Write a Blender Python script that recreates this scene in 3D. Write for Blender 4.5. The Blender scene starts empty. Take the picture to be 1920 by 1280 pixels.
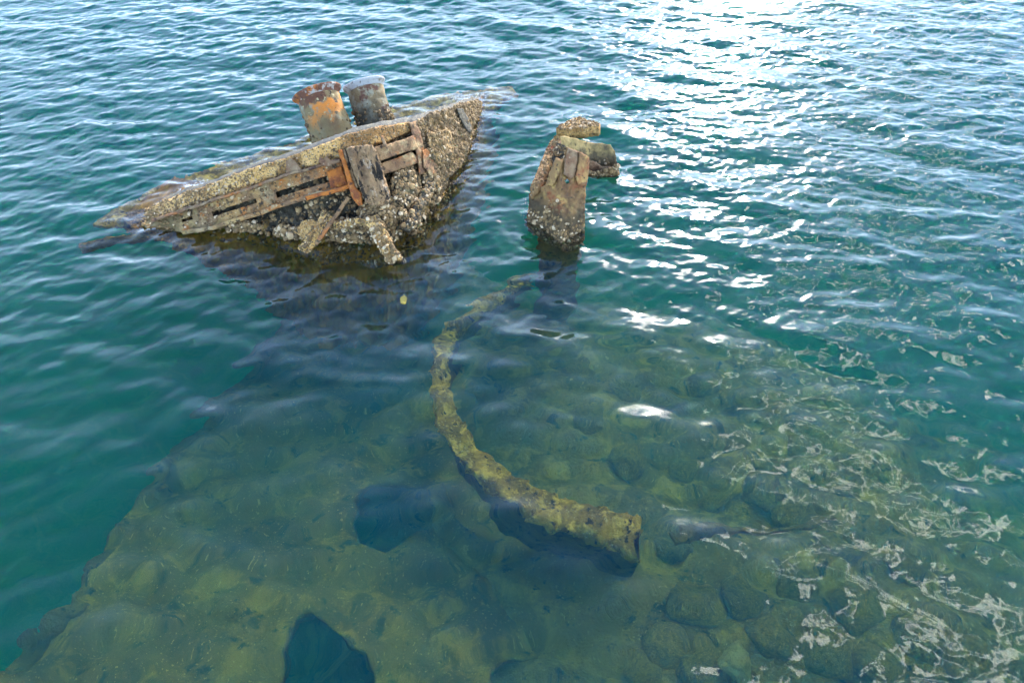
# Sunken shipwreck in clear green harbour water, against the light
import bpy, math, random
import numpy as np
from mathutils import Vector, Matrix, noise
from mathutils.geometry import delaunay_2d_cdt
from math import radians as R, sin, cos, pi
S = bpy.context.scene
COL = S.collection
random.seed(7); rng = np.random.default_rng(11)

# ------------------------------------------------------------------ camera
CAM = Vector((0, 0, 3.0)); PITCH = R(44); F = 1280.0
def ray(px, py):
    u = px-960; v = 640-py
    return Vector((u, F*cos(PITCH)+v*sin(PITCH), -F*sin(PITCH)+v*cos(PITCH))).normalized()
def at_z(px, py, z=0.0):
    d = ray(px, py); return CAM+d*((z-CAM.z)/d.z)
def at_y(px, py, y):
    d = ray(px, py); return CAM+d*(y/d.y)
def uw(px, py, z):                       # where a point at height z stands when seen through still water
    p = at_z(px, py, 0); d = ray(px, py); n = 1/1.333
    t = Vector((d.x*n, d.y*n, 0)); t.z = -math.sqrt(1-t.length_squared)
    return p+t*(z/t.z)
cd = bpy.data.cameras.new('camera'); co = bpy.data.objects.new('camera', cd); COL.objects.link(co)
cd.sensor_width = 36; cd.lens = 24; cd.clip_end = 500
co.location = CAM; co.rotation_euler = (pi/2-PITCH, 0, 0); S.camera = co

# ------------------------------------------------------------------ sky and sun
SUN_EL, SUN_AZ = R(25), R(17)
w = bpy.data.worlds.new('World'); S.world = w; w.use_nodes = True
nt = w.node_tree; bg = nt.nodes['Background']; bg.inputs[1].default_value = 0.14
N = nt.nodes.new; L = nt.links.new
sky = N('ShaderNodeTexSky'); sky.sky_type = 'NISHITA'; sky.sun_disc = False
sky.sun_elevation = SUN_EL; sky.sun_rotation = SUN_AZ; sky.dust_density = 0.6; sky.ozone_density = 3.5; sky.air_density = 1.3
tc = N('ShaderNodeTexCoord')
def dirdot(az, el):
    v = N('ShaderNodeVectorMath'); v.operation = 'DOT_PRODUCT'
    L(tc.outputs['Generated'], v.inputs[0])
    v.inputs[1].default_value = (sin(R(az))*cos(R(el)), cos(R(az))*cos(R(el)), sin(R(el)))
    return v.outputs['Value']
def mrange(x, a, b, c=0, d=1):
    m = N('ShaderNodeMapRange'); m.interpolation_type = 'SMOOTHSTEP'
    m.inputs[1].default_value = a; m.inputs[2].default_value = b; m.inputs[3].default_value = c; m.inputs[4].default_value = d
    L(x, m.inputs[0]); return m.outputs[0]
def math_(op, a, b):
    m = N('ShaderNodeMath'); m.operation = op
    for i, x in enumerate((a, b)):
        if isinstance(x, (int, float)): m.inputs[i].default_value = x
        else: L(x, m.inputs[i])
    return m.outputs[0]
def skynoise(scale, detail, stretch=(1, 1, 2.2)):
    mp = N('ShaderNodeMapping'); mp.inputs['Scale'].default_value = stretch
    L(tc.outputs['Generated'], mp.inputs[0])
    n = N('ShaderNodeTexNoise'); n.inputs['Scale'].default_value = scale; n.inputs['Detail'].default_value = detail
    L(mp.outputs[0], n.inputs['Vector']); return n.outputs[0]
cn = skynoise(2.8, 2.5)
# a bank of bright cloud in the right-hand sky with a brighter rim, broken white haze low down, the glow round the sun
edge = math_('ADD', math_('MULTIPLY', math_('SUBTRACT', dirdot(76, 33), .92), 2.6), math_('MULTIPLY', math_('SUBTRACT', cn, .5), 3.0))
bank = mrange(edge, -.03, .05)
rim = math_('MULTIPLY', bank, mrange(edge, .03, .12, 1, 0))
sep = N('ShaderNodeSeparateXYZ'); L(tc.outputs['Generated'], sep.inputs[0])
low = math_('MULTIPLY', math_('POWER', mrange(sep.outputs[2], .0, .95, 1, 0), 1.7), math_('ADD', .42, math_('MULTIPLY', mrange(skynoise(2.4, 4, (1, 1, 2)), .35, .66), .85)))
glow = math_('POWER', mrange(dirdot(math.degrees(SUN_AZ), math.degrees(SUN_EL)), .988, 1), 2.0)
def addmix(col, f, c, blend='MIX'):
    x = N('ShaderNodeMix'); x.data_type = 'RGBA'; x.blend_type = blend; x.clamp_factor = True
    L(f, x.inputs[0]); L(col, x.inputs[6]); x.inputs[7].default_value = (*c, 1); return x.outputs[2]
c_ = addmix(sky.outputs[0], math_('ADD', 1, 0), (.9, 1.12, 1.6), 'MULTIPLY')
c_ = addmix(c_, math_('MULTIPLY', low, .8), (14, 19, 25.5))
c_ = addmix(c_, bank, (4, 5, 6.4))
c_ = addmix(c_, rim, (56, 54.5, 51), 'ADD')
c_ = addmix(c_, glow, (75, 70, 61), 'ADD')
L(c_, bg.inputs[0])
ld = bpy.data.lights.new('sun', 'SUN'); ld.energy = 5.0; ld.angle = R(.5); ld.color = (1, .93, .82)
lo = bpy.data.objects.new('sun', ld); COL.objects.link(lo)
lo.rotation_euler = Vector((sin(SUN_AZ)*cos(SUN_EL), cos(SUN_AZ)*cos(SUN_EL), sin(SUN_EL))).to_track_quat('Z', 'Y').to_euler()
ld.cycles.use_multiple_importance_sampling = False

# ------------------------------------------------------------------ materials
def layered(name, base, layers, rough=.85, bump=.5, bscale=60, bdist=.01, zband=None, stretch=None, rot=(0, 0, 0), spec=.3, xband=None):
    """colour noise layers (scale, detail, lo, hi, colour) over a base; zband: wet weed-dark zone by height above the water"""
    m = bpy.data.materials.new(name); m.use_nodes = True; nt = m.node_tree
    P = nt.nodes['Principled BSDF']; N = nt.nodes.new; L = nt.links.new
    P.inputs['Roughness'].default_value = rough; P.inputs['Specular IOR Level'].default_value = spec
    tc = N('ShaderNodeTexCoord'); mp = N('ShaderNodeMapping'); L(tc.outputs['Object'], mp.inputs[0])
    if stretch: mp.vector_type = 'TEXTURE'; mp.inputs['Scale'].default_value = stretch; mp.inputs['Rotation'].default_value = rot
    col = None
    def mixc(f, c):
        nonlocal col
        x = N('ShaderNodeMix'); x.data_type = 'RGBA'
        L(f, x.inputs[0])
        if col is None: x.inputs[6].default_value = (*base, 1)
        else: L(col, x.inputs[6])
        x.inputs[7].default_value = (*c, 1); col = x.outputs[2]
    if xband:
        x0, x1, c = xband
        s = N('ShaderNodeSeparateXYZ'); L(tc.outputs['Object'], s.inputs[0])
        n = N('ShaderNodeTexNoise'); n.inputs['Scale'].default_value = 7; n.inputs['Detail'].default_value = 6; L(tc.outputs['Object'], n.inputs['Vector'])
        a = N('ShaderNodeMath'); a.operation = 'MULTIPLY_ADD'; L(n.outputs[0], a.inputs[0]); a.inputs[1].default_value = 1.6; L(s.outputs[0], a.inputs[2])
        r = N('ShaderNodeMapRange'); r.inputs[1].default_value = x0+.8; r.inputs[2].default_value = x1+.8; r.inputs[4].default_value = .85
        L(a.outputs[0], r.inputs[0]); mixc(r.outputs[0], c)
    for i, (sc, de, a, b, c) in enumerate(layers):
        n = N('ShaderNodeTexNoise'); n.noise_dimensions = '4D'; n.inputs['W'].default_value = i*3.7+len(name)
        n.inputs['Scale'].default_value = sc; n.inputs['Detail'].default_value = de; n.inputs['Roughness'].default_value = .6
        L(mp.outputs[0], n.inputs['Vector'])
        r = N('ShaderNodeMapRange'); r.inputs[1].default_value = a; r.inputs[2].default_value = b
        L(n.outputs[0], r.inputs[0]); mixc(r.outputs[0], c)
    if zband:
        z0, z1, c = zband
        g = N('ShaderNodeNewGeometry'); s = N('ShaderNodeSeparateXYZ'); L(g.outputs['Position'], s.inputs[0])
        n = N('ShaderNodeTexNoise'); n.inputs['Scale'].default_value = 9; n.inputs['Detail'].default_value = 5
        L(tc.outputs['Object'], n.inputs['Vector'])
        a = N('ShaderNodeMath'); a.operation = 'MULTIPLY_ADD'; L(n.outputs[0], a.inputs[0]); a.inputs[1].default_value = .35; L(s.outputs[2], a.inputs[2])
        r = N('ShaderNodeMapRange'); r.inputs[1].default_value = z0+.175; r.inputs[2].default_value = z1+.175
        r.inputs[3].default_value = .92; r.inputs[4].default_value = 0
        L(a.outputs[0], r.inputs[0]); mixc(r.outputs[0], c)
    if col is None: P.inputs[0].default_value = (*base, 1)
    else: L(col, P.inputs[0])
    n = N('ShaderNodeTexNoise'); n.inputs['Scale'].default_value = bscale; n.inputs['Detail'].default_value = 6; n.inputs['Roughness'].default_value = .7
    L(mp.outputs[0], n.inputs['Vector'])
    b = N('ShaderNodeBump'); b.inputs['Strength'].default_value = bump; b.inputs['Distance'].default_value = bdist
    L(n.outputs[0], b.inputs['Height']); L(b.outputs[0], P.inputs['Normal'])
    return m
M = {}
M['crust'] = layered('sandy_crust', (.62, .345, .1), [(9, 6, .42, .6, (.76, .45, .15)), (4, 5, .5, .6, (.33, .16, .045)), (85, 5, .52, .6, (.1, .075, .035)), (28, 6, .58, .64, (.055, .042, .022)), (110, 3, .6, .66, (.62, .52, .33))],
                     bump=.9, bscale=70, bdist=.02, zband=(-.02, .05, (.12, .085, .028)))
M['end_crust'] = layered('dark_oyster_crust', (.22, .13, .042), [(9, 6, .42, .6, (.4, .24, .085)), (5, 5, .5, .6, (.1, .07, .03)), (40, 5, .52, .6, (.045, .035, .018)), (90, 3, .6, .66, (.5, .42, .27))],
                     bump=1, bscale=60, bdist=.025, zband=(-.02, .05, (.1, .07, .024)))
M['dark'] = layered('dark_hull', (.035, .029, .018), [(10, 5, .45, .65, (.085, .068, .036)), (6, 4, .58, .68, (.17, .13, .06)), (60, 4, .6, .68, (.3, .25, .15))],
                    bump=.9, bscale=50, bdist=.02, zband=(-.06, .03, (.42, .215, .02)), rough=.7)
M['rust'] = layered('rusty_steel', (.17, .085, .04), [(7, 5, .45, .6, (.25, .165, .085)), (5, 6, .56, .66, (.42, .13, .02)), (17, 5, .55, .65, (.06, .03, .02)), (40, 4, .6, .7, (.36, .26, .16))],
                    bump=.8, bscale=60, bdist=.012, rough=.8)
M['rail'] = layered('weathered_rail_steel', (.4, .265, .1), [(7, 6, .47, .57, (.2, .11, .05)), (4, 6, .53, .6, (.36, .25, .12)), (9, 5, .57, .63, (.45, .15, .03)), (24, 6, .55, .62, (.055, .036, .02)), (60, 3, .6, .68, (.5, .4, .22))],
                    bump=.9, bscale=60, bdist=.015, zband=(.0, .1, (.14, .105, .04)), xband=(-2.3, -1.4, (.36, .125, .028)))
M['rail_brown'] = layered('brown_rail_steel', (.26, .15, .065), [(6, 5, .45, .6, (.15, .075, .035)), (9, 5, .54, .62, (.36, .13, .035)), (5, 5, .56, .64, (.4, .28, .13)), (30, 5, .56, .64, (.06, .04, .025))], bump=.9, bscale=60, bdist=.015)
M['orange'] = layered('orange_rust', (.42, .13, .02), [(11, 5, .45, .62, (.2, .06, .02)), (25, 5, .55, .66, (.08, .03, .015)), (30, 4, .6, .7, (.5, .22, .05))], bump=.8, bscale=70, bdist=.01)
M['wood'] = layered('grey_split_timber', (.4, .245, .115), [(5, 5, .45, .65, (.2, .115, .055)), (2.2, 4, .52, .64, (.45, .27, .09)), (9, 7, .53, .58, (.03, .022, .014)), (14, 6, .57, .66, (.64, .47, .3))],
                    bump=1, bscale=45, bdist=.03, stretch=(.45, .45, 2.6), rot=(R(-21), R(-10), 0))
M['paint'] = layered('flaking_grey_paint', (.25, .25, .17), [(6, 7, .46, .52, (.2, .135, .06)), (5, 7, .5, .55, (.12, .05, .025)), (5, 6, .49, .54, (.6, .2, .03)), (24, 4, .58, .63, (.05, .035, .025)), (26, 3, .63, .67, (.5, .4, .2))],
                     bump=.8, bscale=35, bdist=.012, zband=(.12, .32, (.2, .15, .065)))
M['paint_grey'] = layered('worn_grey_paint', (.27, .24, .15), [(8, 6, .46, .54, (.2, .14, .065)), (11, 6, .56, .62, (.13, .06, .035)), (20, 5, .6, .66, (.06, .05, .035)), (26, 3, .64, .68, (.45, .36, .2))],
                          bump=.8, bscale=35, bdist=.012, zband=(.05, .22, (.05, .045, .03)))
M['rimrust'] = layered('rusted_rim', (.16, .07, .04), [(8, 5, .48, .56, (.42, .14, .03)), (14, 5, .55, .6, (.4, .36, .3)), (40, 4, .58, .66, (.05, .03, .02))], bump=.8, bscale=50, bdist=.012)
M['rimgrey'] = layered('grey_rim', (.4, .4, .37), [(12, 5, .52, .6, (.22, .19, .14)), (40, 4, .6, .66, (.09, .07, .05))], bump=.6, bscale=50, bdist=.01)
M['brown'] = layered('brown_pillar_steel', (.28, .155, .055), [(6, 5, .45, .6, (.16, .08, .035)), (9, 5, .54, .6, (.4, .24, .075)), (5, 5, .58, .66, (.25, .08, .03)), (45, 4, .58, .66, (.05, .04, .03))],
                     bump=.8, bscale=50, bdist=.014, zband=(.1, .26, (.075, .055, .028)))
M['fin'] = layered('algae_plate', (.33, .23, .085), [(9, 5, .45, .6, (.44, .3, .11)), (30, 5, .56, .66, (.08, .065, .035))], bump=.8, bscale=60, bdist=.012, zband=(.14, .2, (.1, .075, .04)))
def shell_mat(name, ramp):
    m = layered(name, (.3, .19, .085), [(20, 3, .4, .6, (.37, .25, .13))], bump=.4, bscale=200, bdist=.004)
    nt = m.node_tree; P = nt.nodes['Principled BSDF']; g = nt.nodes.new('ShaderNodeNewGeometry'); r = nt.nodes.new('ShaderNodeValToRGB')
    r.color_ramp.elements[0].color = (*ramp[0], 1); r.color_ramp.elements[1].color = (*ramp[-1], 1)
    for i, c in enumerate(ramp[1:-1]):
        e = r.color_ramp.elements.new((i+1)/(len(ramp)-1)); e.color = (*c, 1)
    nt.links.new(g.outputs['Random Per Island'], r.inputs[0])
    x = nt.nodes.new('ShaderNodeMix'); x.data_type = 'RGBA'; x.inputs[0].default_value = .75
    nt.links.new(P.inputs[0].links[0].from_socket, x.inputs[6]); nt.links.new(r.outputs[0], x.inputs[7]); nt.links.new(x.outputs[2], P.inputs[0])
    return m
M['shell'] = shell_mat('barnacle_shell', [(.03, .02, .009), (.19, .108, .035), (.06, .038, .016), (.3, .18, .065), (.04, .026, .012), (.38, .24, .1), (.7, .53, .33)])
M['shell_dark'] = shell_mat('dark_barnacle_shell', [(.02, .013, .007), (.15, .088, .03), (.035, .023, .012), (.24, .145, .052), (.025, .016, .009), (.46, .32, .17)])
M['algae'] = layered('weed_covered_steel', (.38, .25, .032), [(8, 6, .42, .6, (.16, .1, .018)), (16, 5, .5, .62, (.68, .46, .07)), (22, 5, .58, .64, (.05, .035, .015)), (60, 3, .6, .68, (.5, .4, .16))], bump=1, bscale=40, bdist=.03)
M['weedy'] = layered('dark_weedy_steel', (.13, .098, .026), [(9, 5, .45, .6, (.2, .15, .035)), (25, 5, .55, .65, (.03, .024, .012))], bump=1, bscale=40, bdist=.03)
M['silt'] = layered('silted_plate', (.18, .124, .015), [(2.5, 4, .42, .6, (.095, .066, .01)), (6, 5, .5, .62, (.29, .2, .022)), (11, 5, .57, .66, (.05, .04, .013)), (60, 3, .6, .68, (.42, .34, .1))], bump=.8, bscale=10, bdist=.04)
M['stone'] = layered('mossy_stone', (.22, .165, .022), [(5, 5, .45, .6, (.14, .105, .016)), (15, 6, .52, .64, (.32, .24, .035)), (30, 5, .58, .66, (.12, .11, .04))], bump=.8, bscale=20, bdist=.03)
M['pale'] = layered('pale_stone', (.32, .28, .1), [(9, 5, .45, .6, (.22, .19, .05)), (25, 5, .58, .66, (.2, .2, .1))], bump=.6, bscale=20, bdist=.02)
M['bed'] = layered('seabed_silt', (.23, .165, .018), [(2.5, 4, .42, .6, (.14, .1, .013)), (6, 5, .5, .62, (.35, .255, .027)), (11, 5, .57, .66, (.045, .04, .013)), (60, 3, .6, .68, (.4, .33, .1))], bump=1, bscale=12, bdist=.06)
M['sponge'] = layered('yellow_sponge', (.6, .45, .06), [(20, 4, .5, .62, (.4, .27, .04))], bump=.6, bscale=60)

# ------------------------------------------------------------------ mesh helpers
def mesh_obj(name, V, Fs, mats, mat_idx=None, smooth=True, parent=None):
    me = bpy.data.meshes.new(name)
    me.from_pydata([tuple(v) for v in V], [], [tuple(int(i) for i in f) for f in Fs])
    for m in (mats if isinstance(mats, (list, tuple)) else [mats]): me.materials.append(m)
    if mat_idx is not None: me.polygons.foreach_set('material_index', np.array(mat_idx, np.int32))
    me.polygons.foreach_set('use_smooth', np.full(len(me.polygons), smooth))
    me.update()
    o = bpy.data.objects.new(name, me); COL.objects.link(o)
    if parent:
        o.parent = parent; o.matrix_parent_inverse = Matrix.Translation(parent.location).inverted()
    return o
def thing(name, loc, label, cat, group=None):
    o = bpy.data.objects.new(name, None); COL.objects.link(o); o.location = loc; o.empty_display_size = .2
    tag(o, label, cat, group); return o
def tag(o, label, cat, group=None):
    o['label'] = label; o['category'] = cat
    if group: o['group'] = group
def fbm(p, sc, oct=4): return noise.fractal(Vector(p)*sc, .9, 2.0, oct)
def inside(pt, poly):
    x, y = pt; c = False; n = len(poly); j = n-1
    for i in range(n):
        (xi, yi), (xj, yj) = poly[i], poly[j]
        if (yi > y) != (yj > y) and x < (xj-xi)*(y-yi)/(yj-yi)+xi: c = not c
        j = i
    return c
def resample(poly, step, rag=0, seed=0.0):
    out = []
    n = len(poly)
    for i in range(n):
        a = Vector((*poly[i], 0)); b = Vector((*poly[(i+1) % n], 0)); k = max(1, int((b-a).length/step))
        for j in range(k):
            p = a.lerp(b, j/k)
            if rag: 
                q = noise.noise_vector(Vector((p.x*.11+seed, p.y*.11, seed))) + .6*noise.noise_vector(Vector((p.x*.35+seed, p.y*.35, seed)))
                p = p+Vector((q.x, q.y, 0))*rag
            out.append((p.x, p.y))
    return out
def fill(outline, holes, step, rag=1.2, seed=0.0):
    """triangulated 2-D fill of an outline with holes: points, triangles, boundary edges"""
    loops = [resample(outline, step, rag, seed)]+[resample(h, step, rag*.4, seed+5) for h in holes]
    pts, edges = [], []
    for lp in loops:
        b = len(pts); pts += lp; edges += [(b+i, b+(i+1) % len(lp)) for i in range(len(lp))]
    xs = [p[0] for p in loops[0]]; ys = [p[1] for p in loops[0]]
    y = min(ys); k = 0
    bpts = np.array(pts)
    while y < max(ys):
        x = min(xs)+(k % 2)*step/2
        while x < max(xs):
            p = (x+random.uniform(-.2, .2)*step, y+random.uniform(-.2, .2)*step)
            if inside(p, loops[0]) and not any(inside(p, h) for h in loops[1:]) and ((bpts-np.array(p))**2).sum(1).min() > (.55*step)**2: pts.append(p)
            x += step
        y += step*.87; k += 1
    V, E, T, *_ = delaunay_2d_cdt([Vector(p) for p in pts], edges, [], 0, 1e-6)
    tris = []
    for t in T:
        c = ((V[t[0]].x+V[t[1]].x+V[t[2]].x)/3, (V[t[0]].y+V[t[1]].y+V[t[2]].y)/3)
        if inside(c, loops[0]) and not any(inside(c, h) for h in loops[1:]): tris.append(t)
    cnt = {}
    for t in tris:
        for a, b in ((t[0], t[1]), (t[1], t[2]), (t[2], t[0])):
            cnt[(a, b)] = 1
    bd = [(a, b) for (a, b) in cnt if (b, a) not in cnt]
    return [(v.x, v.y) for v in V], tris, bd
def slab(name, outline, place, thick, mat, parent=None, holes=(), step=4, rag=1.2, amp=.01, nsc=14, back=None, seed=0.0, shells=None, edge_round=0.0):
    """a solid plate: outline in the picture carried to its own distance by place(px,py), given a thickness and a rough face"""
    P2, T, bd = fill(outline, holes, step, rag, seed)
    front = [place(*p) for p in P2]
    bset = set(i for e in bd for i in e)
    V = []
    for i, (p, q) in enumerate(zip(front, P2)):
        d = (CAM-p).normalized()
        a = amp*(fbm(p+Vector((seed, 0, 0)), nsc)+.5*fbm(p, nsc*3.3))
        if i in bset: a -= edge_round
        V.append(p+d*a)
    n = len(V)
    for p, q in zip(front, P2):
        bv = back if back is not None else (p-CAM).normalized()
        V.append(p+bv*thick)
    Fs = [t for t in T]+[(t[0]+n, t[2]+n, t[1]+n) for t in T]
    Fs += [(b, a, a+n, b+n) for a, b in bd]
    # orient front faces to the camera
    t = T[0]; nn = (V[t[1]]-V[t[0]]).cross(V[t[2]]-V[t[0]])
    if nn.dot(CAM-V[t[0]]) < 0: Fs = [tuple(reversed(f)) for f in Fs]
    mi = [0]*len(Fs); mats = [mat]
    if shells:
        mats = [mat, shells.get('mat', M['shell'])]
        add_shells(V, Fs, mi, [(V[t[0]], V[t[1]], V[t[2]]) for t in T], **{k: v for k, v in shells.items() if k != 'mat'})
    o = mesh_obj(name, V, Fs, mats, mi, parent=parent)
    return o
def add_shells(V, Fs, mi, tris, n, r=(.006, .016), dens=None, idx=1):
    """barnacles and small shells grown on a surface: crater cones, part of that surface's own mesh"""
    A = []
    for a, b, c in tris: A.append((b-a).cross(c-a).length)
    A = np.cumsum(A)
    if A[-1] <= 0: return
    for _ in range(n):
        k = int(np.searchsorted(A, random.random()*A[-1])); a, b, c = tris[min(k, len(tris)-1)]
        u, v = random.random(), random.random()
        if u+v > 1: u, v = 1-u, 1-v
        p = a+(b-a)*u+(c-a)*v
        if dens is not None and random.random() > dens(p): continue
        nr = (b-a).cross(c-a)
        if nr.length < 1e-12: continue
        nr.normalize()
        if nr.dot(CAM-p) < 0: nr = -nr
        nr = (nr+Vector((random.gauss(0, .35), random.gauss(0, .35), random.gauss(0, .35)))).normalized()
        t = nr.orthogonal().normalized(); s = nr.cross(t)
        rad = random.uniform(*r)*(1.7 if random.random() < .08 else 1); h = rad*random.uniform(.5, 1.1); m = 7
        el = random.uniform(.65, 1); ph = random.random()*6
        b0 = len(V)
        for rr, hh in ((1.05, -.3), (.92, .55), (.55, 1), (.34, .95), (.12, .35)):
            for j in range(m):
                an = ph+2*pi*j/m; jr = rad*rr*random.uniform(.85, 1.15)
                V.append(p+t*(cos(an)*jr)+s*(sin(an)*jr*el)+nr*(h*hh*random.uniform(.85, 1.15)))
        for q in range(4):
            for j in range(m):
                j2 = (j+1) % m
                Fs.append((b0+q*m+j, b0+q*m+j2, b0+(q+1)*m+j2, b0+(q+1)*m+j)); mi.append(idx)
        Fs.append(tuple(b0+4*m+j for j in range(m))); mi.append(idx)
def bar(name, pts, w, t, mat, parent, n=24, amp=.006, shells=None, up=None, seed=0.0):
    """a bar of rectangular section w x t swept along 3-D points (rounded corners, rough faces)"""
    pts = [Vector(p) for p in pts]
    # dense centre line
    cl = []
    segs = len(pts)-1
    for i in range(segs):
        k = max(2, int(n/segs))
        for j in range(k): cl.append(pts[i].lerp(pts[i+1], j/k))
    cl.append(pts[-1])
    ring = [(-.5, -.35), (-.5, .35), (-.42, .5), (0, .5), (.42, .5), (.5, .35), (.5, -.35), (.42, -.5), (0, -.5), (-.42, -.5)]
    V, Fs = [], []
    m = len(ring)
    for i, c in enumerate(cl):
        d = (cl[min(i+1, len(cl)-1)]-cl[max(i-1, 0)]).normalized()
        view = up if up is not None else (CAM-c).normalized()
        s = d.cross(view).normalized(); v = s.cross(d).normalized()
        ww = w(i/(len(cl)-1)) if callable(w) else w; tt = t(i/(len(cl)-1)) if callable(t) else t
        for a, b in ring:
            p = c+s*(a*ww)+v*(b*tt)
            p = p+noise.noise_vector(p*11+Vector((seed, 0, 0)))*amp+noise.noise_vector(p*37)*amp*.5
            V.append(p)
    for i in range(len(cl)-1):
        for j in range(m):
            Fs.append((i*m+j, i*m+(j+1) % m, (i+1)*m+(j+1) % m, (i+1)*m+j))
    Fs.append(tuple(range(m))); Fs.append(tuple((len(cl)-1)*m+j for j in reversed(range(m))))
    mi = [0]*len(Fs); mats = [mat]
    if shells:
        mats = [mat, shells.get('mat', M['shell'])]
        tr = []
        for f in Fs[:-2]: tr += [(V[f[0]], V[f[1]], V[f[2]]), (V[f[0]], V[f[2]], V[f[3]])]
        add_shells(V, Fs, mi, tr, **{k: v for k, v in shells.items() if k != 'mat'})
    return mesh_obj(name, V, Fs, mats, mi, parent=parent)
def interp(tab):
    xs, ys = zip(*tab)
    return lambda x: float(np.interp(x, xs, ys))

# ------------------------------------------------------------------ the wreck: its curved front in space
ridge = interp([(235, 412), (250, 404), (300, 380), (340, 365), (400, 344), (467, 317), (539, 296), (590, 277), (650, 253), (700, 240), (767, 229), (800, 218), (830, 207), (860, 197), (890, 188), (908, 191)])
ridge_y = interp([(235, 4.62), (330, 4.58), (430, 4.48), (600, 4.5), (700, 4.66), (770, 4.92), (830, 5.4), (870, 5.95), (908, 6.65)])
foot = interp([(235, 414), (280, 426), (350, 437), (430, 436), (490, 436), (530, 448), (590, 466), (660, 462), (720, 468), (750, 452), (790, 425), (830, 372), (860, 322), (880, 282), (893, 240), (908, 196)])
def front(px, py, off=0.0):
    r0, f0 = ridge(px), foot(px)
    s = (py-r0)/max(6, f0-r0)
    y0 = ridge_y(px); y1 = at_z(px, f0, 0).y
    p = at_y(px, py, y0+(y1-y0)*max(-.2, min(1.15, s)))
    return p+(CAM-p).normalized()*off

wreck = thing('shipwreck', at_z(600, 440, 0), 'rust and barnacle covered ship fragment with two bollards, largest piece above the water', 'shipwreck')
# hull body: closed section from the ridge down the front, under the water and up the back
def hull():
    V, Fs = [], []
    pxs = np.arange(238, 908.1, 2.2); nf, nu, nb = 44, 26, 10
    m = nf+nu+nb
    for px in pxs:
        f0 = foot(px); r0 = ridge(px)+3
        pf = front(px, f0, -.05)
        back = Vector((.1, 1, 0)).normalized()
        top = front(px, r0, -.06)
        for k in range(nf):
            s = k/nf; py = r0+(f0-r0)*s
            V.append(front(px, py, -.05-.05*sin(pi*min(1, s*1.2))))
        for k in range(nu):
            s = k/(nu-1); dp = .12+.88*max(0, min(1, (px-300)/260)); V.append(pf+Vector((.05*s, -.05*sin(pi*s)-.4*s*dp, -1.05*s*dp)))
        bot = V[-1].copy()
        tb = top+Vector((0, .16, -.02))
        for k in range(nb):
            s = k/(nb-1)
            b1 = bot+Vector((.1, .7, .1)); mid = Vector((top.x, top.y+.35, -.25))
            p = b1.lerp(mid, min(1, s*2)) if s < .5 else mid.lerp(tb, (s-.5)*2)
            V.append(p)
    n = len(pxs); W = []
    for i, p in enumerate(V):
        k = i % m
        a = 1.0 if k < nf+nu else .4
        low = max(0, min(1, (.45-p.z)/.45)); right = max(0, min(1, (p.x+1.3)/.6))
        und = max(0, min(1, -p.z/.3)) if k < nf+nu else 0
        amp = (.022+.05*und+.03*low+.03*right*low)*a
        d = Vector((0, -.8, .45)) if k < nf+nu else Vector((0, .5, .5))
        W.append(p+d*amp*(fbm(p, 7)+.7*fbm(p, 19)+.4*fbm(p, 45)))
    for i in range(n-1):
        for k in range(m):
            Fs.append((i*m+k, (i+1)*m+k, (i+1)*m+(k+1) % m, i*m+(k+1) % m))
    Fs.append(tuple(range(m))); Fs.append(tuple((n-1)*m+k for k in reversed(range(m))))
    mi = [0]*len(Fs)
    tr = []
    for f in Fs[:-2]:
        if f[0] % m < nf+4: tr += [(W[f[0]], W[f[1]], W[f[2]]), (W[f[0]], W[f[2]], W[f[3]])]
    def dens(p):
        c = .5+.9*noise.noise(p*4.5)+.5*noise.noise(p*11)
        r = max(0, min(1, (p.x+1.5)/.5))
        return max(0, min(1, c*(.55+.5*r)+.45*r))
    add_shells(W, Fs, mi, tr, 6500, (.006, .017), dens)
    return mesh_obj('hull_plate', W, Fs, [M['dark'], M['shell']], mi, parent=wreck)
hull()
# sand-coloured gunwale band along the ridge
def pl(off): return lambda px, py: front(px, py, off)
railtop = [(640, 298), (590, 311), (545, 322), (500, 338), (440, 358), (400, 371), (350, 386), (310, 402), (262, 418)]
gun = [(236, 413), (250, 403), (300, 379), (340, 364), (400, 343), (467, 316), (539, 295), (590, 276), (650, 252), (700, 239), (767, 228), (772, 246), (735, 262), (700, 272)]+railtop
slab('gunwale', gun, pl(.0), .16, M['crust'], wreck, step=3.2, rag=1.6, amp=.012, nsc=22, back=Vector((0, .85, -.52)), edge_round=.012,
     shells=dict(n=1500, r=(.004, .010), dens=lambda p: .25 if p.x > -1.9 else .75))
# slotted rail below it
rail = [(262, 417), (310, 401), (350, 385), (400, 370), (440, 357), (500, 337), (545, 321), (590, 310), (640, 297), (652, 325), (660, 352), (612, 362), (560, 374), (520, 388), (480, 402), (440, 415), (400, 428), (350, 436), (300, 437), (275, 428)]
slots = [[(340, 412), (360, 405), (362, 411), (343, 416)], [(397, 397), (440, 385), (479, 372), (482, 380), (440, 393), (400, 406)], [(517, 360), (565, 345), (613, 330), (617, 341), (565, 356), (520, 371)]]
slab('slotted_rail', rail, pl(-.006), .05, M['rail'], wreck, holes=slots, step=3, rag=.9, amp=.008, nsc=18, edge_round=.006,
     shells=dict(n=420, r=(.005, .012), dens=lambda p: max(0, min(1, (-1.35-p.x)*1.2))))
bar('rail_flange', [front(290, 413, .02), front(350, 392, .022), front(400, 376, .024), front(470, 352, .026), front(545, 326, .03), front(640, 301, .03)], .02, .08, M['rust'], wreck, n=80, amp=.009)
bar('rail_flange', [front(345, 436, .0), front(400, 427, .012), front(480, 401, .015), front(520, 387, .02), front(560, 374, .02), front(612, 361, .025), front(652, 352, .03)], .034, .075, M['rail'], wreck, n=80, amp=.007)
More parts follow.
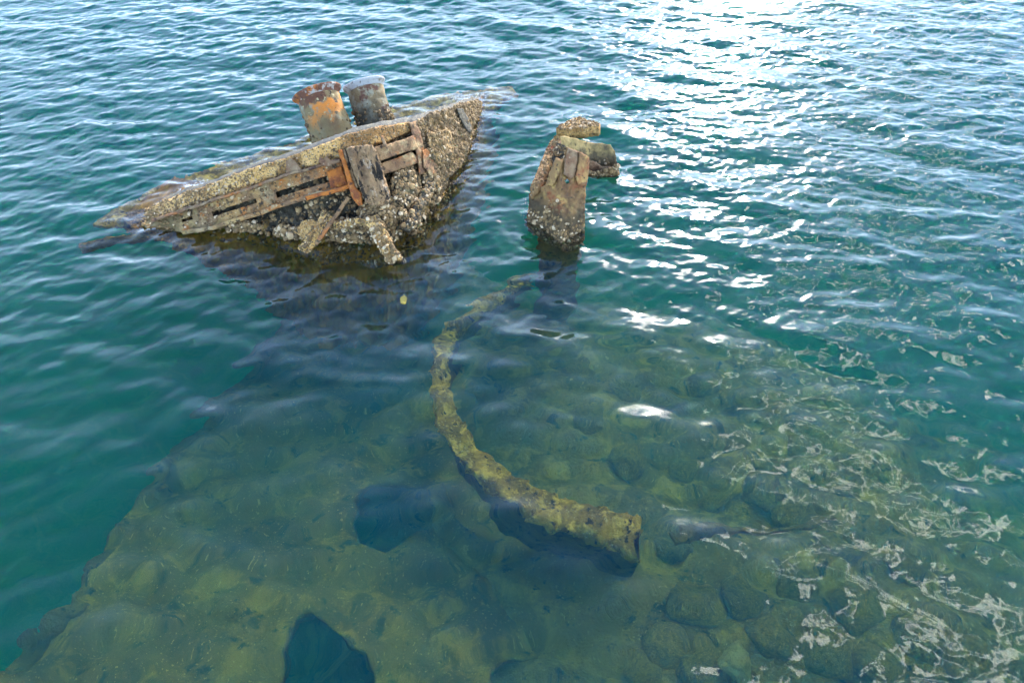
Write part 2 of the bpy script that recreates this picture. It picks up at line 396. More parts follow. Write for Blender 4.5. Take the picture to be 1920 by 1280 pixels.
bar('rust_streak_lip', [front(575, 372, .06), front(615, 362, .065), front(655, 349, .065)], .028, .03, M['orange'], wreck, n=30, amp=.006)
slab('rail_end_plate', [(613, 322), (640, 311), (652, 347), (622, 357)], pl(.016), .04, M['orange'], wreck, step=3, amp=.008)
slab('bent_lug', [(536, 325), (537, 302), (546, 296), (556, 305), (566, 318), (556, 324)], pl(.06), .05, M['rust'], wreck, step=3, amp=.014)
slab('bent_lug', [(596, 304), (600, 293), (607, 298), (612, 292), (620, 300), (636, 297), (640, 304), (612, 312)], pl(.055), .04, M['rust'], wreck, step=3, amp=.012)
# fender: rusty I-section with a split timber between its flanges
slab('fender_flange', [(633, 281), (641, 281), (650, 305), (660, 336), (668, 352), (678, 362), (680, 384), (672, 386), (660, 372), (652, 345), (645, 316)], pl(.12), .16, M['orange'], wreck, step=2.6, rag=.8, amp=.01, edge_round=.006)
slab('timber_fender', [(648, 279), (660, 275), (676, 273), (698, 271), (708, 286), (716, 312), (724, 338), (732, 366), (728, 384), (700, 388), (684, 378), (676, 356), (664, 326), (655, 300)], pl(.15), .2, M['wood'], wreck, step=2.4, rag=1.6, amp=.022, nsc=20, edge_round=.02,
     shells=dict(n=260, r=(.005, .012), dens=lambda p: max(0, min(1, (.42-p.z)*5))))
slab('timber_board', [(642, 282), (648, 280), (655, 302), (664, 330), (672, 352), (667, 354), (656, 328), (648, 304)], pl(.105), .14, M['wood'], wreck, step=2.4, rag=.8, amp=.012)
# right-hand rails and rib
slab('upper_rail', [(698, 277), (735, 268), (776, 254), (784, 278), (745, 291), (709, 303)], pl(.085), .12, M['rail_brown'], wreck, step=2.8, amp=.012, edge_round=.008)
slab('lower_rail', [(710, 307), (745, 296), (771, 284), (784, 297), (782, 306), (750, 318), (719, 328)], pl(.065), .1, M['rail_brown'], wreck, step=2.8, amp=.012, edge_round=.008)
slab('rail_pin', [(713, 256), (718, 254), (725, 270), (724, 275), (719, 273)], pl(.125), .05, M['rust'], wreck, step=2.4, rag=.4, amp=.004)
slab('rib_plate', [(766, 230), (780, 227), (788, 246), (795, 275), (800, 300), (798, 322), (786, 330), (783, 300), (775, 262)], pl(.075), .12, M['rail_brown'], wreck, step=2.8, amp=.012, edge_round=.01)
# encrusted broken end
def dmid(p): return max(.25, min(1, .7+1.0*noise.noise(p*5)))
slab('encrusted_end', [(779, 229), (800, 217), (830, 206), (860, 196), (890, 187), (906, 190), (903, 204), (896, 222), (886, 240), (880, 262), (877, 286), (868, 306), (848, 326), (826, 340), (806, 330), (799, 302), (792, 262)], pl(.04), .2, M['end_crust'], wreck, step=2.8, rag=2.5, amp=.045, nsc=12, edge_round=.02,
     shells=dict(n=2300, r=(.006, .015), dens=dmid, mat=M['shell_dark']))
slab('stepped_block', [(800, 249), (824, 245), (843, 240), (850, 262), (856, 288), (846, 304), (822, 310), (806, 296)], pl(.12), .16, M['end_crust'], wreck, step=2.8, rag=1.6, amp=.022, nsc=14, edge_round=.02, shells=dict(n=420, r=(.005, .013), dens=dmid))
slab('end_fin', [(856, 203), (868, 204), (878, 222), (886, 243), (880, 250), (870, 238), (862, 222)], pl(.11), .14, M['dark'], wreck, step=2.6, rag=.8, amp=.01, edge_round=.01)
slab('torn_plate', [(792, 282), (804, 276), (814, 288), (822, 306), (820, 322), (806, 330), (794, 312)], pl(.1), .03, M['rail_brown'], wreck, step=2.6, rag=1, amp=.014)
# lumps of oysters on the lower front
def lump(name, px, py, rx, ry, depth, off, seed, n=450, mat='dark', sm='shell'):
    out = [(px+rx*cos(a)*(1+.25*noise.noise(Vector((cos(a)*1.5, sin(a)*1.5, seed)))), py+ry*sin(a)*(1+.25*noise.noise(Vector((cos(a)*1.5, sin(a)*1.5, seed+9))))) for a in np.linspace(0, 2*pi, 20)[:-1]]
    def place(x, y):
        d = ((x-px)/rx)**2+((y-py)/ry)**2
        return front(x, y, off+depth*math.sqrt(max(0, 1-d*.9)))
    slab(name, out, place, .1+depth, M[mat], wreck, step=3, rag=2, amp=.035, nsc=13, seed=seed, shells=dict(n=int(n*.6), r=(.006, .018), mat=M[sm]))
lump('oyster_clump', 712, 398, 44, 30, .1, -.02, 1.3, 700)
lump('oyster_clump', 762, 360, 30, 48, .09, -.02, 2.7, 600)
lump('oyster_clump', 655, 432, 48, 24, .07, -.03, 3.9, 500)
lump('oyster_clump', 812, 330, 22, 30, .07, .0, 4.4, 350)
lump('oyster_clump', 455, 425, 38, 11, .05, -.03, 5.2, 260)
lump('oyster_clump', 545, 436, 32, 14, .05, -.03, 6.6, 260)
# struts and brackets at the waterline
slab('gusset_plate', [(551, 436), (566, 416), (585, 410), (600, 420), (590, 436), (572, 448)], pl(.04), .03, M['crust'], wreck, step=2.8, amp=.008)
bar('flat_strut', [front(616, 402, .05), front(598, 432, .09), front(574, 462, .13), front(568, 470, .14)], .085, .03, M['crust'], wreck, n=36, amp=.012, shells=dict(n=200, r=(.005, .012)))
bar('tie_rod', [front(654, 371, .1), front(625, 410, .12), front(592, 458, .16)], .026, .026, M['rail_brown'], wreck, n=40, amp=.005)
bar('bracket_beam', [front(628, 424, .06), front(660, 418, .1), front(692, 416, .12)], .05, .06, M['crust'], wreck, n=30, amp=.014, shells=dict(n=180, r=(.005, .013)))
bar('bracket_leg', [front(694, 412, .12), front(710, 438, .15), front(726, 465, .16), front(738, 484, .14), front(744, 496, .1)], .095, .07, M['crust'], wreck, n=40, amp=.02, shells=dict(n=420, r=(.006, .016)))
bar('broken_stay', [front(806, 345, .06), front(790, 380, .1), front(770, 418, .12), front(760, 434, .1)], .07, .06, M['dark'], wreck, n=36, amp=.02, shells=dict(n=320, r=(.005, .013)))
bar('broken_stay', [front(748, 395, .06), front(766, 412, .08), front(784, 424, .08)], .06, .06, M['dark'], wreck, n=24, amp=.02, shells=dict(n=200, r=(.005, .013)))
# deck just awash behind the ridge
dz = interp([(160, -.11), (240, -.12), (300, -.14), (580, -.2), (740, -.2), (860, -.22), (960, -.26)])
deck = [(172, 419), (205, 398), (240, 380), (290, 352), (340, 332), (400, 312), (480, 288), (560, 262), (640, 238), (740, 200), (820, 178), (900, 166), (965, 158), (970, 178), (930, 198), (880, 215), (800, 250), (700, 285), (600, 320), (480, 352), (380, 386), (300, 408), (262, 420), (230, 424)]
slab('deck_plate', deck, lambda x, y: uw(x, y, dz(x)), .06, M['algae'], wreck, step=5, rag=4, amp=.03, nsc=6, back=Vector((0, .1, -1)))
bar('bent_edge', [uw(150, 466, -.12), uw(185, 455, -.09), uw(230, 446, -.09), uw(290, 440, -.12), uw(360, 448, -.2)], .09, .06, M['weedy'], wreck, n=40, amp=.02)
# bollards
def bollard(b, t, y, width, tilt, mat, rimmat, L0):
    base = at_y(*b, y); rb = ray(*b); rt = ray(*t)
    # axis: hits the ray of the top so that it leans `tilt` away from the line of sight
    best = None
    for k in np.linspace(.8, 1.3, 600):
        p = CAM+rt*((base-CAM).length*k); a = (p-base).normalized().dot(rb)
        if best is None or abs(a-sin(R(tilt))) < best[0]: best = (abs(a-sin(R(tilt))), p)
    ax = best[1]-base; Lh = ax.length; ax.normalize()
    rad = width/2*(base-CAM).dot(ray(960, 640))/F
    u = ax.orthogonal().normalized(); v = ax.cross(u); m = 64
    def lathe(name, prof, mat, parent, amp):
        V, Fs = [], []
        for h, r in prof:
            for j in range(m):
                an = 2*pi*j/m; p = base+ax*h+(u*cos(an)+v*sin(an))*r
                V.append(p+(u*cos(an)+v*sin(an))*amp*(fbm(p, 9)+.5*fbm(p, 28)))
        for i in range(len(prof)-1):
            for j in range(m): Fs.append((i*m+j, i*m+(j+1) % m, (i+1)*m+(j+1) % m, (i+1)*m+j))
        Fs.append(tuple(range(m-1, -1, -1))); Fs.append(tuple((len(prof)-1)*m+j for j in range(m)))
        return V, Fs
    prof = [(h, rad) for h in np.linspace(-L0, Lh-.05, 60)]
    V, Fs = lathe('bollard', prof, mat, wreck, .008)
    mi = [0]*len(Fs); tr = []
    for f in Fs[:-2]: tr += [(V[f[0]], V[f[1]], V[f[2]]), (V[f[0]], V[f[2]], V[f[3]])]
    add_shells(V, Fs, mi, tr, 1200, (.006, .015), lambda p: max(0, min(1, (.17-p.z+.1*noise.noise(p*9))*6)))
    bo = mesh_obj('bollard', V, Fs, [mat, M['shell_dark']], mi, parent=wreck)
    prof = [(Lh-.06, rad*.9), (Lh-.055, rad*1.005), (Lh-.042, rad*1.03), (Lh-.028, rad*1.09), (Lh-.016, rad*1.17), (Lh-.006, rad*1.2), (Lh+.002, rad*1.19), (Lh+.006, rad*1.13), (Lh+.006, rad*.6), (Lh+.006, rad*.05)]
    V, Fs = lathe('rim', prof, rimmat, bo, .006)
    ri = mesh_obj('rim', V, Fs, [rimmat], parent=None); ri.parent = bo; ri.matrix_parent_inverse = (Matrix.Translation(wreck.location) @ bo.matrix_parent_inverse).inverted()
    return bo
b1 = bollard((630, 270), (594, 174), 5.75, 78, 13, M['paint'], M['rimrust'], .55)
b1['label'] = 'heavily rusted bollard with orange patches, nearer the camera'
b2 = bollard((702, 222), (682, 158), 6.15, 68, 13, M['paint_grey'], M['rimgrey'], .45)
b2['label'] = 'grey bollard with less rust, further back'

# ------------------------------------------------------------------ second fragment: broken pillar with curved plate
pil = thing('broken_pillar', at_z(1045, 440, 0), 'brown broken steel pillar with a curved side plate, standing out of the water right of the ship fragment', 'wreck pillar')
def ppl(yb, yt, pb=450, pt=270, off=0.0):
    def f(px, py):
        s = (pb-py)/(pb-pt); p = at_y(px, py, yb+(yt-yb)*s); return p+(CAM-p).normalized()*off
    return f
def pillar_face(px, py):
    # two faces meeting on an edge near px 1052
    s = (450-py)/175
    y = 4.2+.28*s+(.0035*(1052-px) if px < 1052 else .0022*(px-1052))
    return at_y(px, py, y)
slab('pillar_plate', [(990, 395), (993, 362), (1004, 345), (1012, 352), (1022, 348), (1036, 306), (1044, 296), (1056, 300), (1063, 276), (1085, 284), (1104, 293), (1103, 322), (1099, 350), (1097, 400), (1096, 436), (1094, 470), (1060, 486), (1040, 480), (1000, 446), (988, 430)], pillar_face, .1, M['brown'], pil, step=2.6, rag=2.4, amp=.034, nsc=10, edge_round=.01,
     holes=[[(1058, 339), (1064, 336), (1068, 343), (1062, 345)]],
     shells=dict(n=2600, r=(.005, .014), dens=lambda p: max(0, min(1, (.19-p.z+.2*noise.noise(p*5))*4))))
slab('raised_channel', [(1064, 277), (1084, 285), (1082, 312), (1078, 330), (1068, 334), (1056, 326), (1058, 302)], lambda x, y: pillar_face(x, y)+Vector((0, -.03, .015)), .03, M['rust'], pil, step=2.6, amp=.008, edge_round=.006)
slab('raised_channel', [(1084, 284), (1104, 293), (1103, 320), (1098, 348), (1082, 345), (1078, 330), (1083, 306)], lambda x, y: pillar_face(x, y)+Vector((0, -.045, .02)), .05, M['brown'], pil, step=2.6, amp=.008, edge_round=.006)
slab('raised_channel', [(1036, 306), (1044, 297), (1054, 301), (1048, 325), (1036, 348), (1027, 346)], lambda x, y: pillar_face(x, y)+Vector((0, -.03, .012)), .03, M['brown'], pil, step=2.6, amp=.008, edge_round=.006)
pb = at_z(1046, 432, 0)
M['wetbrown'] = layered('wet_brown_steel', (.36, .19, .025), [(8, 5, .45, .6, (.22, .12, .02)), (20, 5, .55, .65, (.08, .05, .012))], bump=1, bscale=40, bdist=.03)
bar('pillar_foot', [pb+Vector((.015, .16, -.03)), pb+Vector((.02, .14, -.5)), pb+Vector((.05, .12, -2.6))], .31, .24, M['wetbrown'], pil, n=40, amp=.035, up=Vector((0, -1, 0)))
# side flange running back from the pillar to the fin
yfl = interp([(262, 5.05), (300, 4.8), (345, 4.52), (370, 4.42)])
slab('side_flange', [(1037, 258), (1046, 250), (1049, 264), (1042, 282), (1034, 304), (1020, 330), (1012, 352), (996, 372), (993, 354), (1003, 330), (1015, 300), (1024, 280)], lambda x, y: at_y(x, y, yfl(y)), .03, M['brown'], pil, step=2.4, rag=1.3, amp=.014, edge_round=.004,
     back=Vector((.35, .2, -.5)).normalized(), shells=dict(n=200, r=(.004, .01)))
slab('inner_web', [(1044, 268), (1058, 272), (1070, 282), (1062, 305), (1046, 330), (1030, 356), (1014, 352), (1030, 310)], lambda x, y: at_y(x, y, 4.9-.0032*(y-268)), .04, M['dark'], pil, step=3, amp=.014, shells=dict(n=160, r=(.004, .011)))
yfin = interp([(1035, 5.05), (1070, 5.2), (1110, 5.32), (1158, 5.3)])
slab('curved_fin', [(1042, 256), (1060, 255), (1080, 260), (1100, 266), (1130, 269), (1145, 272), (1153, 283), (1157, 305), (1158, 336), (1130, 342), (1100, 340), (1090, 320), (1070, 300), (1050, 276)], lambda x, y: at_y(x, y, yfin(x)-.0012*(y-262)), .05, M['fin'], pil, step=2.6, rag=1.3, amp=.012, edge_round=.006,
     shells=dict(n=420, r=(.005, .013), dens=lambda p: max(0, min(1, (.12-p.z)*8))))
slab('rusty_ledge', [(1096, 298), (1112, 302), (1128, 311), (1148, 313), (1150, 322), (1128, 326), (1104, 324), (1094, 316)], lambda x, y: at_y(x, y, 5.18), .06, M['rust'], pil, step=2.6, rag=1.4, amp=.016, edge_round=.008)
lumpP = lambda px, py: at_y(px, py, 5.12)
slab('oyster_clump', [(1096, 318), (1120, 322), (1148, 314), (1158, 302), (1160, 324), (1150, 338), (1118, 340), (1096, 334)], lumpP, .12, M['dark'], pil, step=2.8, rag=2, amp=.03, shells=dict(n=380, r=(.005, .014)))

# flat encrusted slab just above the water behind the pillar
fr = slab('wreck_slab', [(1042, 240), (1056, 231), (1072, 224), (1084, 219), (1104, 226), (1126, 232), (1122, 236), (1090, 240), (1060, 243)], lambda x, y: at_z(x, y, .17), .13, M['crust'], None, step=2.2, rag=1.6, amp=.018, back=Vector((.1, .35, -.9)).normalized(), shells=dict(n=320, r=(.005, .012)))
tag(fr, 'small flat barnacled slab awash just behind the broken pillar', 'wreck slab')

# ------------------------------------------------------------------ things under the water
frame = thing('curved_hull_frame', uw(1000, 900, -1.0), 'long curved weed covered frame lying under the water in the middle', 'hull frame')
line = [(985, 512, -.85), (940, 545, -.66), (893, 577, -.6), (852, 612, -.6), (832, 650, -.5), (826, 700, -.45), (830, 750, -.42), (848, 800, -.4), (885, 850, -.4), (930, 895, -.4), (990, 935, -.4), (1060, 962, -.4), (1130, 985, -.4), (1205, 1003, -.4)]
pts = [uw(*p) for p in line]
cl = []
for i in range(len(pts)-1):                           # smooth centre line
    p0, p1, p2, p3 = pts[max(i-1, 0)], pts[i], pts[i+1], pts[min(i+2, len(pts)-1)]
    for j in range(14):
        t = j/14
        cl.append(.5*((2*p1)+(p2-p0)*t+(2*p0-5*p1+4*p2-p3)*t*t+(3*p1-p0-3*p2+p3)*t**3))
cl.append(pts[-1])
def sweep(name, cl, prof, mat, parent, amp, sc, shells=None):
    V, Fs = [], []; m = len(prof(0))
    for i, c in enumerate(cl):
        s = i/(len(cl)-1); d = (cl[min(i+1, len(cl)-1)]-cl[max(i-1, 0)]); d.z = 0; d.normalize(); sd = d.cross(Vector((0, 0, 1)))
        for a, b in prof(s):
            p = c+sd*a+Vector((0, 0, b))
            q = noise.noise_vector(p*sc)+.6*noise.noise_vector(p*sc*2.3)+.35*noise.noise_vector(p*sc*5)
            V.append(p+q*amp)
    for i in range(len(cl)-1):
        for j in range(m): Fs.append((i*m+j, i*m+(j+1) % m, (i+1)*m+(j+1) % m, (i+1)*m+j))
    Fs.append(tuple(range(m))); Fs.append(tuple((len(cl)-1)*m+j for j in reversed(range(m))))
    mi = [0]*len(Fs); mats = [mat]
    if shells:
        mats = [mat, M['algae']]; tr = []
        for f in Fs[:-2]: tr += [(V[f[0]], V[f[1]], V[f[2]]), (V[f[0]], V[f[2]], V[f[3]])]
        add_shells(V, Fs, mi, tr, **shells)
    return mesh_obj(name, V, Fs, mats, mi, parent=parent)
def flange_prof(s):
    w = .045+.065*s; h = .1
    k = 16
    return [(w*abs(cos(a))**.8*math.copysign(1, cos(a)), h*.5*abs(sin(a))**.6*math.copysign(1, sin(a))-.05) for a in np.linspace(0, 2*pi, k+1)[:-1]]
def web_prof(s):
    H = .15+.6*s; n = 8
    right = [(.03-.02*s, -.05-H*k/n) for k in range(n+1)]; left = [(-.05, -.05-H*k/n) for k in range(n, -1, -1)]
    return right+left
sweep('top_flange', cl, flange_prof, M['algae'], frame, .05, 5.5, shells=dict(n=500, r=(.005, .014)))
sweep('web', cl, web_prof, M['weedy'], frame, .02, 6)

dk = thing('sunken_deck', uw(600, 1000, -1.0), 'sunken sloping deck of silted plates with three dark holes, lower left under the water', 'sunken deck')
def deckz(x, y): 
    return -1.05-.2*max(0, y-1.2)
def dplace(px, py):
    z = -1.0
    for _ in range(6):
        p = uw(px, py, z); z = deckz(p.x, p.y)
    p.z += .05*fbm(p, 2.2, 3)+.16*max(0, .5-noise.voronoi(Vector((p.x*4.0, p.y*4.0, 0))+noise.noise_vector(p*2.5)*.3)[0][0])
    return p
hol = [[(665, 948), (700, 918), (800, 926), (814, 985), (760, 1000), (722, 1036), (672, 1016)], [(548, 1160), (585, 1146), (640, 1206), (700, 1236), (708, 1300), (600, 1330), (518, 1270)], [(918, 1262), (945, 1222), (1000, 1232), (1100, 1246), (1134, 1290), (1100, 1340), (930, 1340)]]
slab('deck_plating', [(-110, 1420), (-110, 1345), (0, 1262), (70, 1200), (130, 1140), (180, 1060), (230, 980), (300, 880), (345, 820), (400, 755), (480, 660), (560, 580), (640, 510), (720, 470), (900, 500), (960, 560), (900, 640), (880, 740), (920, 860), (1010, 930), (1215, 1030), (1230, 1130), (1240, 1420)], dplace, .12, M['silt'], dk, holes=hol, step=11, rag=4, amp=.03, nsc=5, back=Vector((.1, 0, -1)))
def dl(px, py, up):
    p = dplace(px, py); p.z = deckz(p.x, p.y)+up; return p
edge = [(-110, 1352), (0, 1270), (70, 1206), (132, 1146), (184, 1066), (236, 986), (304, 888), (350, 826), (406, 762), (486, 668), (566, 588), (640, 524)]
bar('edge_coaming', [dl(x, y, -.03) for x, y in edge], lambda u: .1+.05*noise.noise(Vector((u*14, 0, 0))), .1, M['weedy'], dk, n=160, amp=.04, up=Vector((0, 0, 1)))
bar('deck_beam', [dl(820, 930, .02), dl(835, 985, .02), dl(900, 1040, .02), dl(960, 1110, .02)], .12, .1, M['silt'], dk, n=50, amp=.03, up=Vector((0, 0, 1)))

sp = slab('sea_sponge', [(750, 560), (757, 555), (764, 560), (762, 570), (752, 571)], lambda x, y: uw(x, y, -.12), .04, M['sponge'], None, step=2.4, rag=1, amp=.01)
tag(sp, 'small yellow sponge lying under the water near the foot of the ship fragment', 'sponge')
bmt = bar('sunken_pipe', [uw(1262, 1012, -.72), uw(1330, 1004, -.7), uw(1420, 1000, -.7), uw(1500, 985, -.74), uw(1560, 975, -.8)], .045, .05, M['weedy'], None, n=60, amp=.02, up=Vector((0, 0, 1)))
tag(bmt, 'thin weed covered pipe lying on the stones right of the curved frame', 'pipe')

# seabed: one height field, a stony shoal at the right falling away into deep water
shoal = [uw(*p, -1.0).xy for p in ((1000, 500), (1130, 520), (1420, 610), (1720, 790), (1850, 980), (1990, 1360), (900, 1500), (860, 1000), (860, 620))]
def seg_dist(p, poly):
    best = 9e9
    for i in range(len(poly)):
        a, b = poly[i], poly[(i+1) % len(poly)]; ab = b-a; t = max(0, min(1, (p-a).dot(ab)/ab.length_squared)); best = min(best, (p-a-ab*t).length)
    return best
def bedz(x, y):
    p = Vector((x, y)); d = seg_dist(p, shoal); ins = inside((x, y), [tuple(q) for q in shoal])
    sd = -d if ins else d
    q = Vector((x, y, 0))
    v = noise.voronoi(q*3.4+noise.noise_vector(q*3)*.35)[0][0]; v2 = noise.voronoi(q*8+noise.noise_vector(q*6)*.3)[0][0]
    z = -1.02-.12*max(0, y-1.2)+.1*fbm(q, 1.5, 3)+.1*max(0, .62-v)+.06*max(0, .6-v2)
    e = max(0, sd+.5+.35*fbm(q, 1.1, 3))                # falls away in a stony slope
    z -= .55*e*e/(e+.8)*2.2
    return max(z, -5.2+.25*fbm(q, .4, 3))
def seabed():
    xs = np.concatenate([np.arange(-40, -8, 4), np.arange(-8, -.6, .25), np.arange(-.6, 4.4, .03), np.arange(4.4, 8, .25), np.arange(8, 41, 4)])
    ys = np.concatenate([np.arange(-12, .2, 1.5), np.arange(.2, 5.6, .032), np.arange(5.6, 13, .3), np.arange(13, 60, 5)])
    V = [(x, y, bedz(x, y)) for y in ys for x in xs]; n = len(xs)
    Fs = [(j*n+i, j*n+i+1, (j+1)*n+i+1, (j+1)*n+i) for j in range(len(ys)-1) for i in range(n-1)]
    o = mesh_obj('seabed', V, Fs, M['bed']); o['kind'] = 'structure'
seabed()
# loose stones on the shoal
def stone_mesh(seed, mat):
    import bmesh
    bm = bmesh.new(); bmesh.ops.create_icosphere(bm, subdivisions=4, radius=1)
    for v in bm.verts:
        q = v.co+Vector((seed*7, 0, 0)); v.co = v.co*(1+.3*noise.noise(q*.9)+.16*noise.noise(q*2.1)+.06*noise.noise(q*5)); v.co.z *= .62
    for f in bm.faces: f.smooth = True
    me = bpy.data.meshes.new('stone'); bm.to_mesh(me); bm.free(); me.materials.append(mat); return me
protos = [stone_mesh(i, M['stone']) for i in range(5)]
stones = [(1268, 985, .12), (1350, 900, .1), (1440, 890, .13), (1300, 1120, .14), (1400, 1100, .12), (1500, 1080, .11), (1580, 1020, .1), (1620, 1130, .13), (1700, 1060, .1), (1450, 1190, .12), (1250, 1210, .14), (1320, 1255, .12), (1560, 1210, .13), (1650, 1240, .11), (1740, 1180, .12), (1290, 840, .09), (1390, 800, .1), (1500, 940, .11), (1600, 900, .1), (1210, 1260, .1), (1180, 700, .1), (1260, 720, .12), (1330, 680, .1), (1420, 720, .1), (1110, 760, .12), (1180, 830, .1), (1090, 660, .1), (1520, 800, .11), (1850, 1100, .14), (1820, 1230, .13)]
for i, (px, py, r) in enumerate(stones):
    p = uw(px, py, -.95); z = bedz(p.x, p.y)
    o = bpy.data.objects.new('stone', protos[i % 5]); COL.objects.link(o)
    o.location = (p.x, p.y, z+r*.15); o.scale = (r*random.uniform(.85, 1.2), r*random.uniform(.85, 1.2), r); o.rotation_euler = (random.uniform(-.2, .2), random.uniform(-.2, .2), random.random()*6)
    tag(o, 'rounded olive stone lying among others on the shallow stony bottom', 'stone', 'olive stones on the shallow bottom')
p = uw(1383, 1232, -.8); o = bpy.data.objects.new('stone', stone_mesh(9, M['pale'])); COL.objects.link(o); o.location = (p.x, p.y, -.86); o.scale = (.1, .08, .09); o.rotation_euler = (.1, 0, 1)
tag(o, 'pale angular stone on the bottom, palest of the stones', 'stone')

# ------------------------------------------------------------------ water
NX, NY, DX = 1400, 1040, .0125
X0, Y0 = -NX/2*DX, .15
def spectrum(lmin, lmax, p, ang, spread, seed):
    g = np.random.default_rng(seed)
    KX, KY = np.meshgrid(np.fft.fftfreq(NX, DX)*2*pi, np.fft.fftfreq(NY, DX)*2*pi); K = np.hypot(KX, KY)+1e-9; lam = 2*pi/K
    th = np.arctan2(KY, KX)-ang
    A = K**(-p)*np.abs(np.cos(th))**spread/(1+np.exp(-np.clip((lam-lmin)/(lmin*.15), -60, 60)))/(1+np.exp(np.clip((lam-lmax)/(lmax*.15), -60, 60)))
    A[0, 0] = 0
    h = np.fft.ifft2(A*np.exp(2j*pi*g.random(K.shape))).real
    gy, gx = np.gradient(h, DX); return h/np.sqrt((gx**2+gy**2).mean())
xs = X0+np.arange(NX)*DX; ys = Y0+np.arange(NY)*DX
X, Y = np.meshgrid(xs, ys)
def sstep(a, b, x):
    t = np.clip((x-a)/(b-a), 0, 1); return t*t*(3-2*t)
far = sstep(1.5, 5.5, Y); rightside = sstep(-.3, 1.8, X)
H = (.058+.015*far)*spectrum(.3, 1.4, 1.5, R(72), 2, 1)+(.062+.025*far)*spectrum(.13, .42, 1.4, R(98), 1.5, 2)
H += (.009+.055*far+.03*rightside*far)*spectrum(.06, .17, 1.3, R(112), 1, 3)
for (cx, cy, a, lam, r0) in ((at_z(1045, 435).x, at_z(1045, 435).y+.15, .0016, .11, .28), (at_z(745, 470).x, at_z(745, 470).y, .0013, .1, .1), (at_z(230, 430).x, at_z(230, 430).y, .002, .16, .1)):
    rr = np.hypot(X-cx, Y-cy); H += a*np.sin(2*pi*rr/lam)*np.exp(-np.maximum(rr-r0, 0)/.45)*sstep(0, r0, rr)
edge_t = np.minimum(np.minimum(X-X[0, 0], X[0, -1]-X), np.minimum(Y-Y[0, 0], Y[-1, 0]-Y)); H *= sstep(0, .6, edge_t)
def surf(x, y):
    i = min(NX-1, max(0, int(round((x-X0)/DX)))); j = min(NY-1, max(0, int(round((y-Y0)/DX)))); return float(H[j, i])
FV, FF = [], []
for (ax, ay, bx, by, n, wd) in ((335, 362, 392, 340, 260, .035), (858, 188, 905, 178, 260, .05), (1060, 222, 1100, 214, 140, .04), (985, 372, 988, 412, 50, .02), (1158, 312, 1168, 325, 90, .04)):
    a_, b_ = at_z(ax, ay), at_z(bx, by)
    for _ in range(n):
        t_ = random.random(); x_ = a_.x+(b_.x-a_.x)*t_+random.gauss(0, wd); y_ = a_.y+(b_.y-a_.y)*t_+random.gauss(0, wd); r_ = random.uniform(.0015, .004)*(1.6 if random.random() < .1 else 1)
        z_ = surf(x_, y_); k0 = len(FV)
        for el, m_ in ((0, 7), (.6, 7), (1.15, 7)):
            for q_ in range(m_):
                an = 2*pi*q_/m_; FV.append((x_+r_*cos(el)*cos(an), y_+r_*cos(el)*sin(an), z_-.001+r_*.8*sin(el)))
        for lv in range(2):
            for q_ in range(7): FF.append((k0+lv*7+q_, k0+lv*7+(q_+1) % 7, k0+lv*7+7+(q_+1) % 7, k0+lv*7+7+q_))
        FF.append(tuple(range(k0+14, k0+21)))
M['foam'] = layered('white_foam', (.8, .82, .82), [], rough=.35, bump=0)
fo = mesh_obj('foam', FV, FF, M['foam']); fo['kind'] = 'stuff'; tag(fo, 'white wash of small bubbles along the waterline of the wreck pieces', 'foam')
C = np.stack([X, Y, H], -1).reshape(-1, 3)
I = np.arange(NX*NY).reshape(NY, NX)
Q = np.stack([I[:-1, :-1], I[:-1, 1:], I[1:, 1:], I[1:, :-1]], -1).reshape(-1, 4)
per = np.concatenate([I[0, :], I[1:, -1], I[-1, -2::-1], I[-2:0:-1, 0]]); nb = len(per)
# outer water out to far away, then down the sides and across the bottom: one closed body
rings = [C[per]]
ctr = np.array([0, 6.0])
for k in (1.5, 3.0, 6.0):
    rg = C[per].copy(); rg[:, :2] = ctr+(rg[:, :2]-ctr)*k; rg[:, 2] = 0; rings.append(rg)
rg = rings[-1].copy(); rg[:, 2] = -5.6; rings.append(rg)
ofs = len(C); allv = [C]; idx = [per]
for r_ in rings[1:]: allv.append(r_); idx.append(ofs+np.arange(nb)); ofs += nb
C = np.concatenate(allv)
for a, b in zip(idx[:-1], idx[1:]):
    Q = np.concatenate([Q, np.stack([np.roll(a, -1), a, b, np.roll(b, -1)], -1)])
me = bpy.data.meshes.new('sea_water'); me.vertices.add(len(C)); me.vertices.foreach_set('co', C.astype(np.float32).ravel())
loops = np.concatenate([Q.ravel(), idx[-1][::-1]]); me.loops.add(len(loops)); me.loops.foreach_set('vertex_index', loops.astype(np.int32))
me.polygons.add(len(Q)+1); me.polygons.foreach_set('loop_start', np.concatenate([np.arange(len(Q))*4, [len(Q)*4]]).astype(np.int32))
me.update(); me.validate()
sm = np.ones(len(me.polygons), bool); sm[-(nb+1):] = False; me.polygons.foreach_set('use_smooth', sm)
water = bpy.data.objects.new('sea_water', me); COL.objects.link(water); water['kind'] = 'structure'
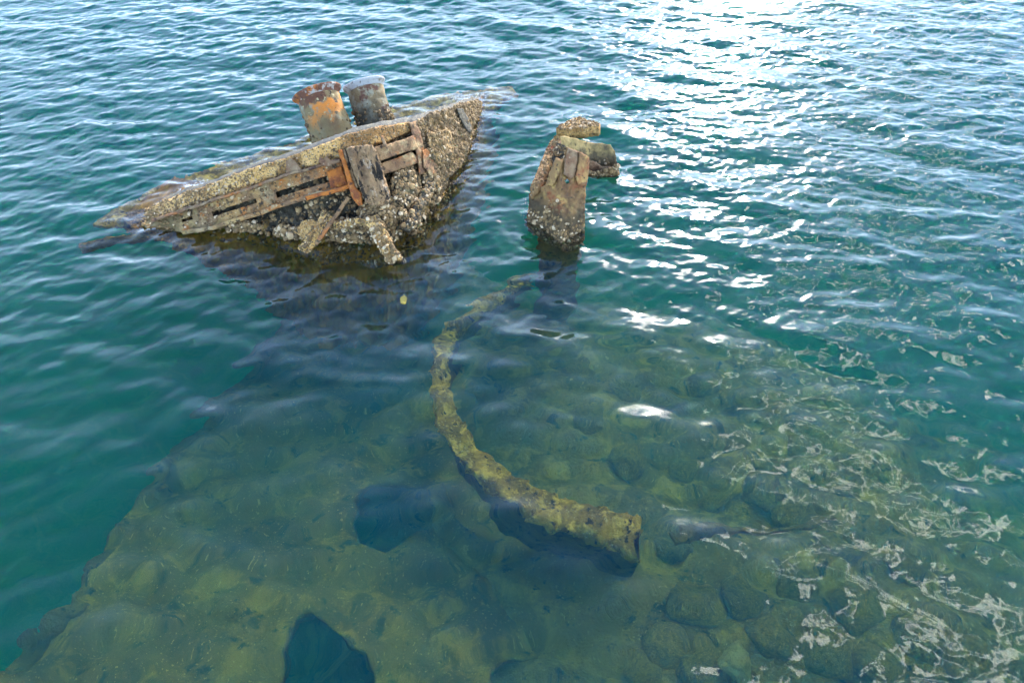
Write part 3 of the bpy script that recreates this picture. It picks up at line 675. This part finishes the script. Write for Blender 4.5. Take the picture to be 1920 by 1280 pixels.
m = bpy.data.materials.new('sea_water'); m.use_nodes = True; nt = m.node_tree; nt.nodes.clear(); N = nt.nodes.new; L = nt.links.new
out = N('ShaderNodeOutputMaterial')
tcw = N('ShaderNodeTexCoord'); nz = N('ShaderNodeTexNoise'); nz.inputs['Scale'].default_value = 14; nz.inputs['Detail'].default_value = 2
L(tcw.outputs['Object'], nz.inputs['Vector'])
bp = N('ShaderNodeBump'); bp.inputs['Strength'].default_value = .12; bp.inputs['Distance'].default_value = .01; L(nz.outputs[0], bp.inputs['Height'])
fr_ = N('ShaderNodeFresnel'); fr_.inputs[0].default_value = 1.333; L(bp.outputs[0], fr_.inputs['Normal'])
gl = N('ShaderNodeBsdfGlossy'); gl.inputs['Roughness'].default_value = .035; L(bp.outputs[0], gl.inputs['Normal'])
rf = N('ShaderNodeBsdfRefraction'); rf.inputs['IOR'].default_value = 1.333; rf.inputs['Roughness'].default_value = 0
mx = N('ShaderNodeMixShader'); L(fr_.outputs[0], mx.inputs[0]); L(rf.outputs[0], mx.inputs[1]); L(gl.outputs[0], mx.inputs[2]); L(mx.outputs[0], out.inputs[0])
va = N('ShaderNodeVolumeAbsorption'); vs = N('ShaderNodeVolumeScatter'); ad = N('ShaderNodeAddShader')
va.inputs['Color'].default_value = (.64, .885, .61, 1); va.inputs['Density'].default_value = 1.0
vs.inputs['Color'].default_value = (.045, .54, 1, 1); vs.inputs['Density'].default_value = .2
L(va.outputs[0], ad.inputs[0]); L(vs.outputs[0], ad.inputs[1]); L(ad.outputs[0], out.inputs['Volume'])
me.materials.append(m)

# ------------------------------------------------------------------ render settings
S.render.engine = 'CYCLES'
S.view_settings.view_transform = 'Standard'; S.view_settings.look = 'None'; S.view_settings.exposure = 1.3; S.view_settings.gamma = 1
c = S.cycles; c.use_denoising = True; c.volume_bounces = 3; c.max_bounces = 16; c.transmission_bounces = 12; c.transparent_max_bounces = 8
c.diffuse_bounces = 4; c.glossy_bounces = 4; c.sample_clamp_indirect = 5; c.caustics_reflective = True; c.caustics_refractive = True; c.blur_glossy = .3
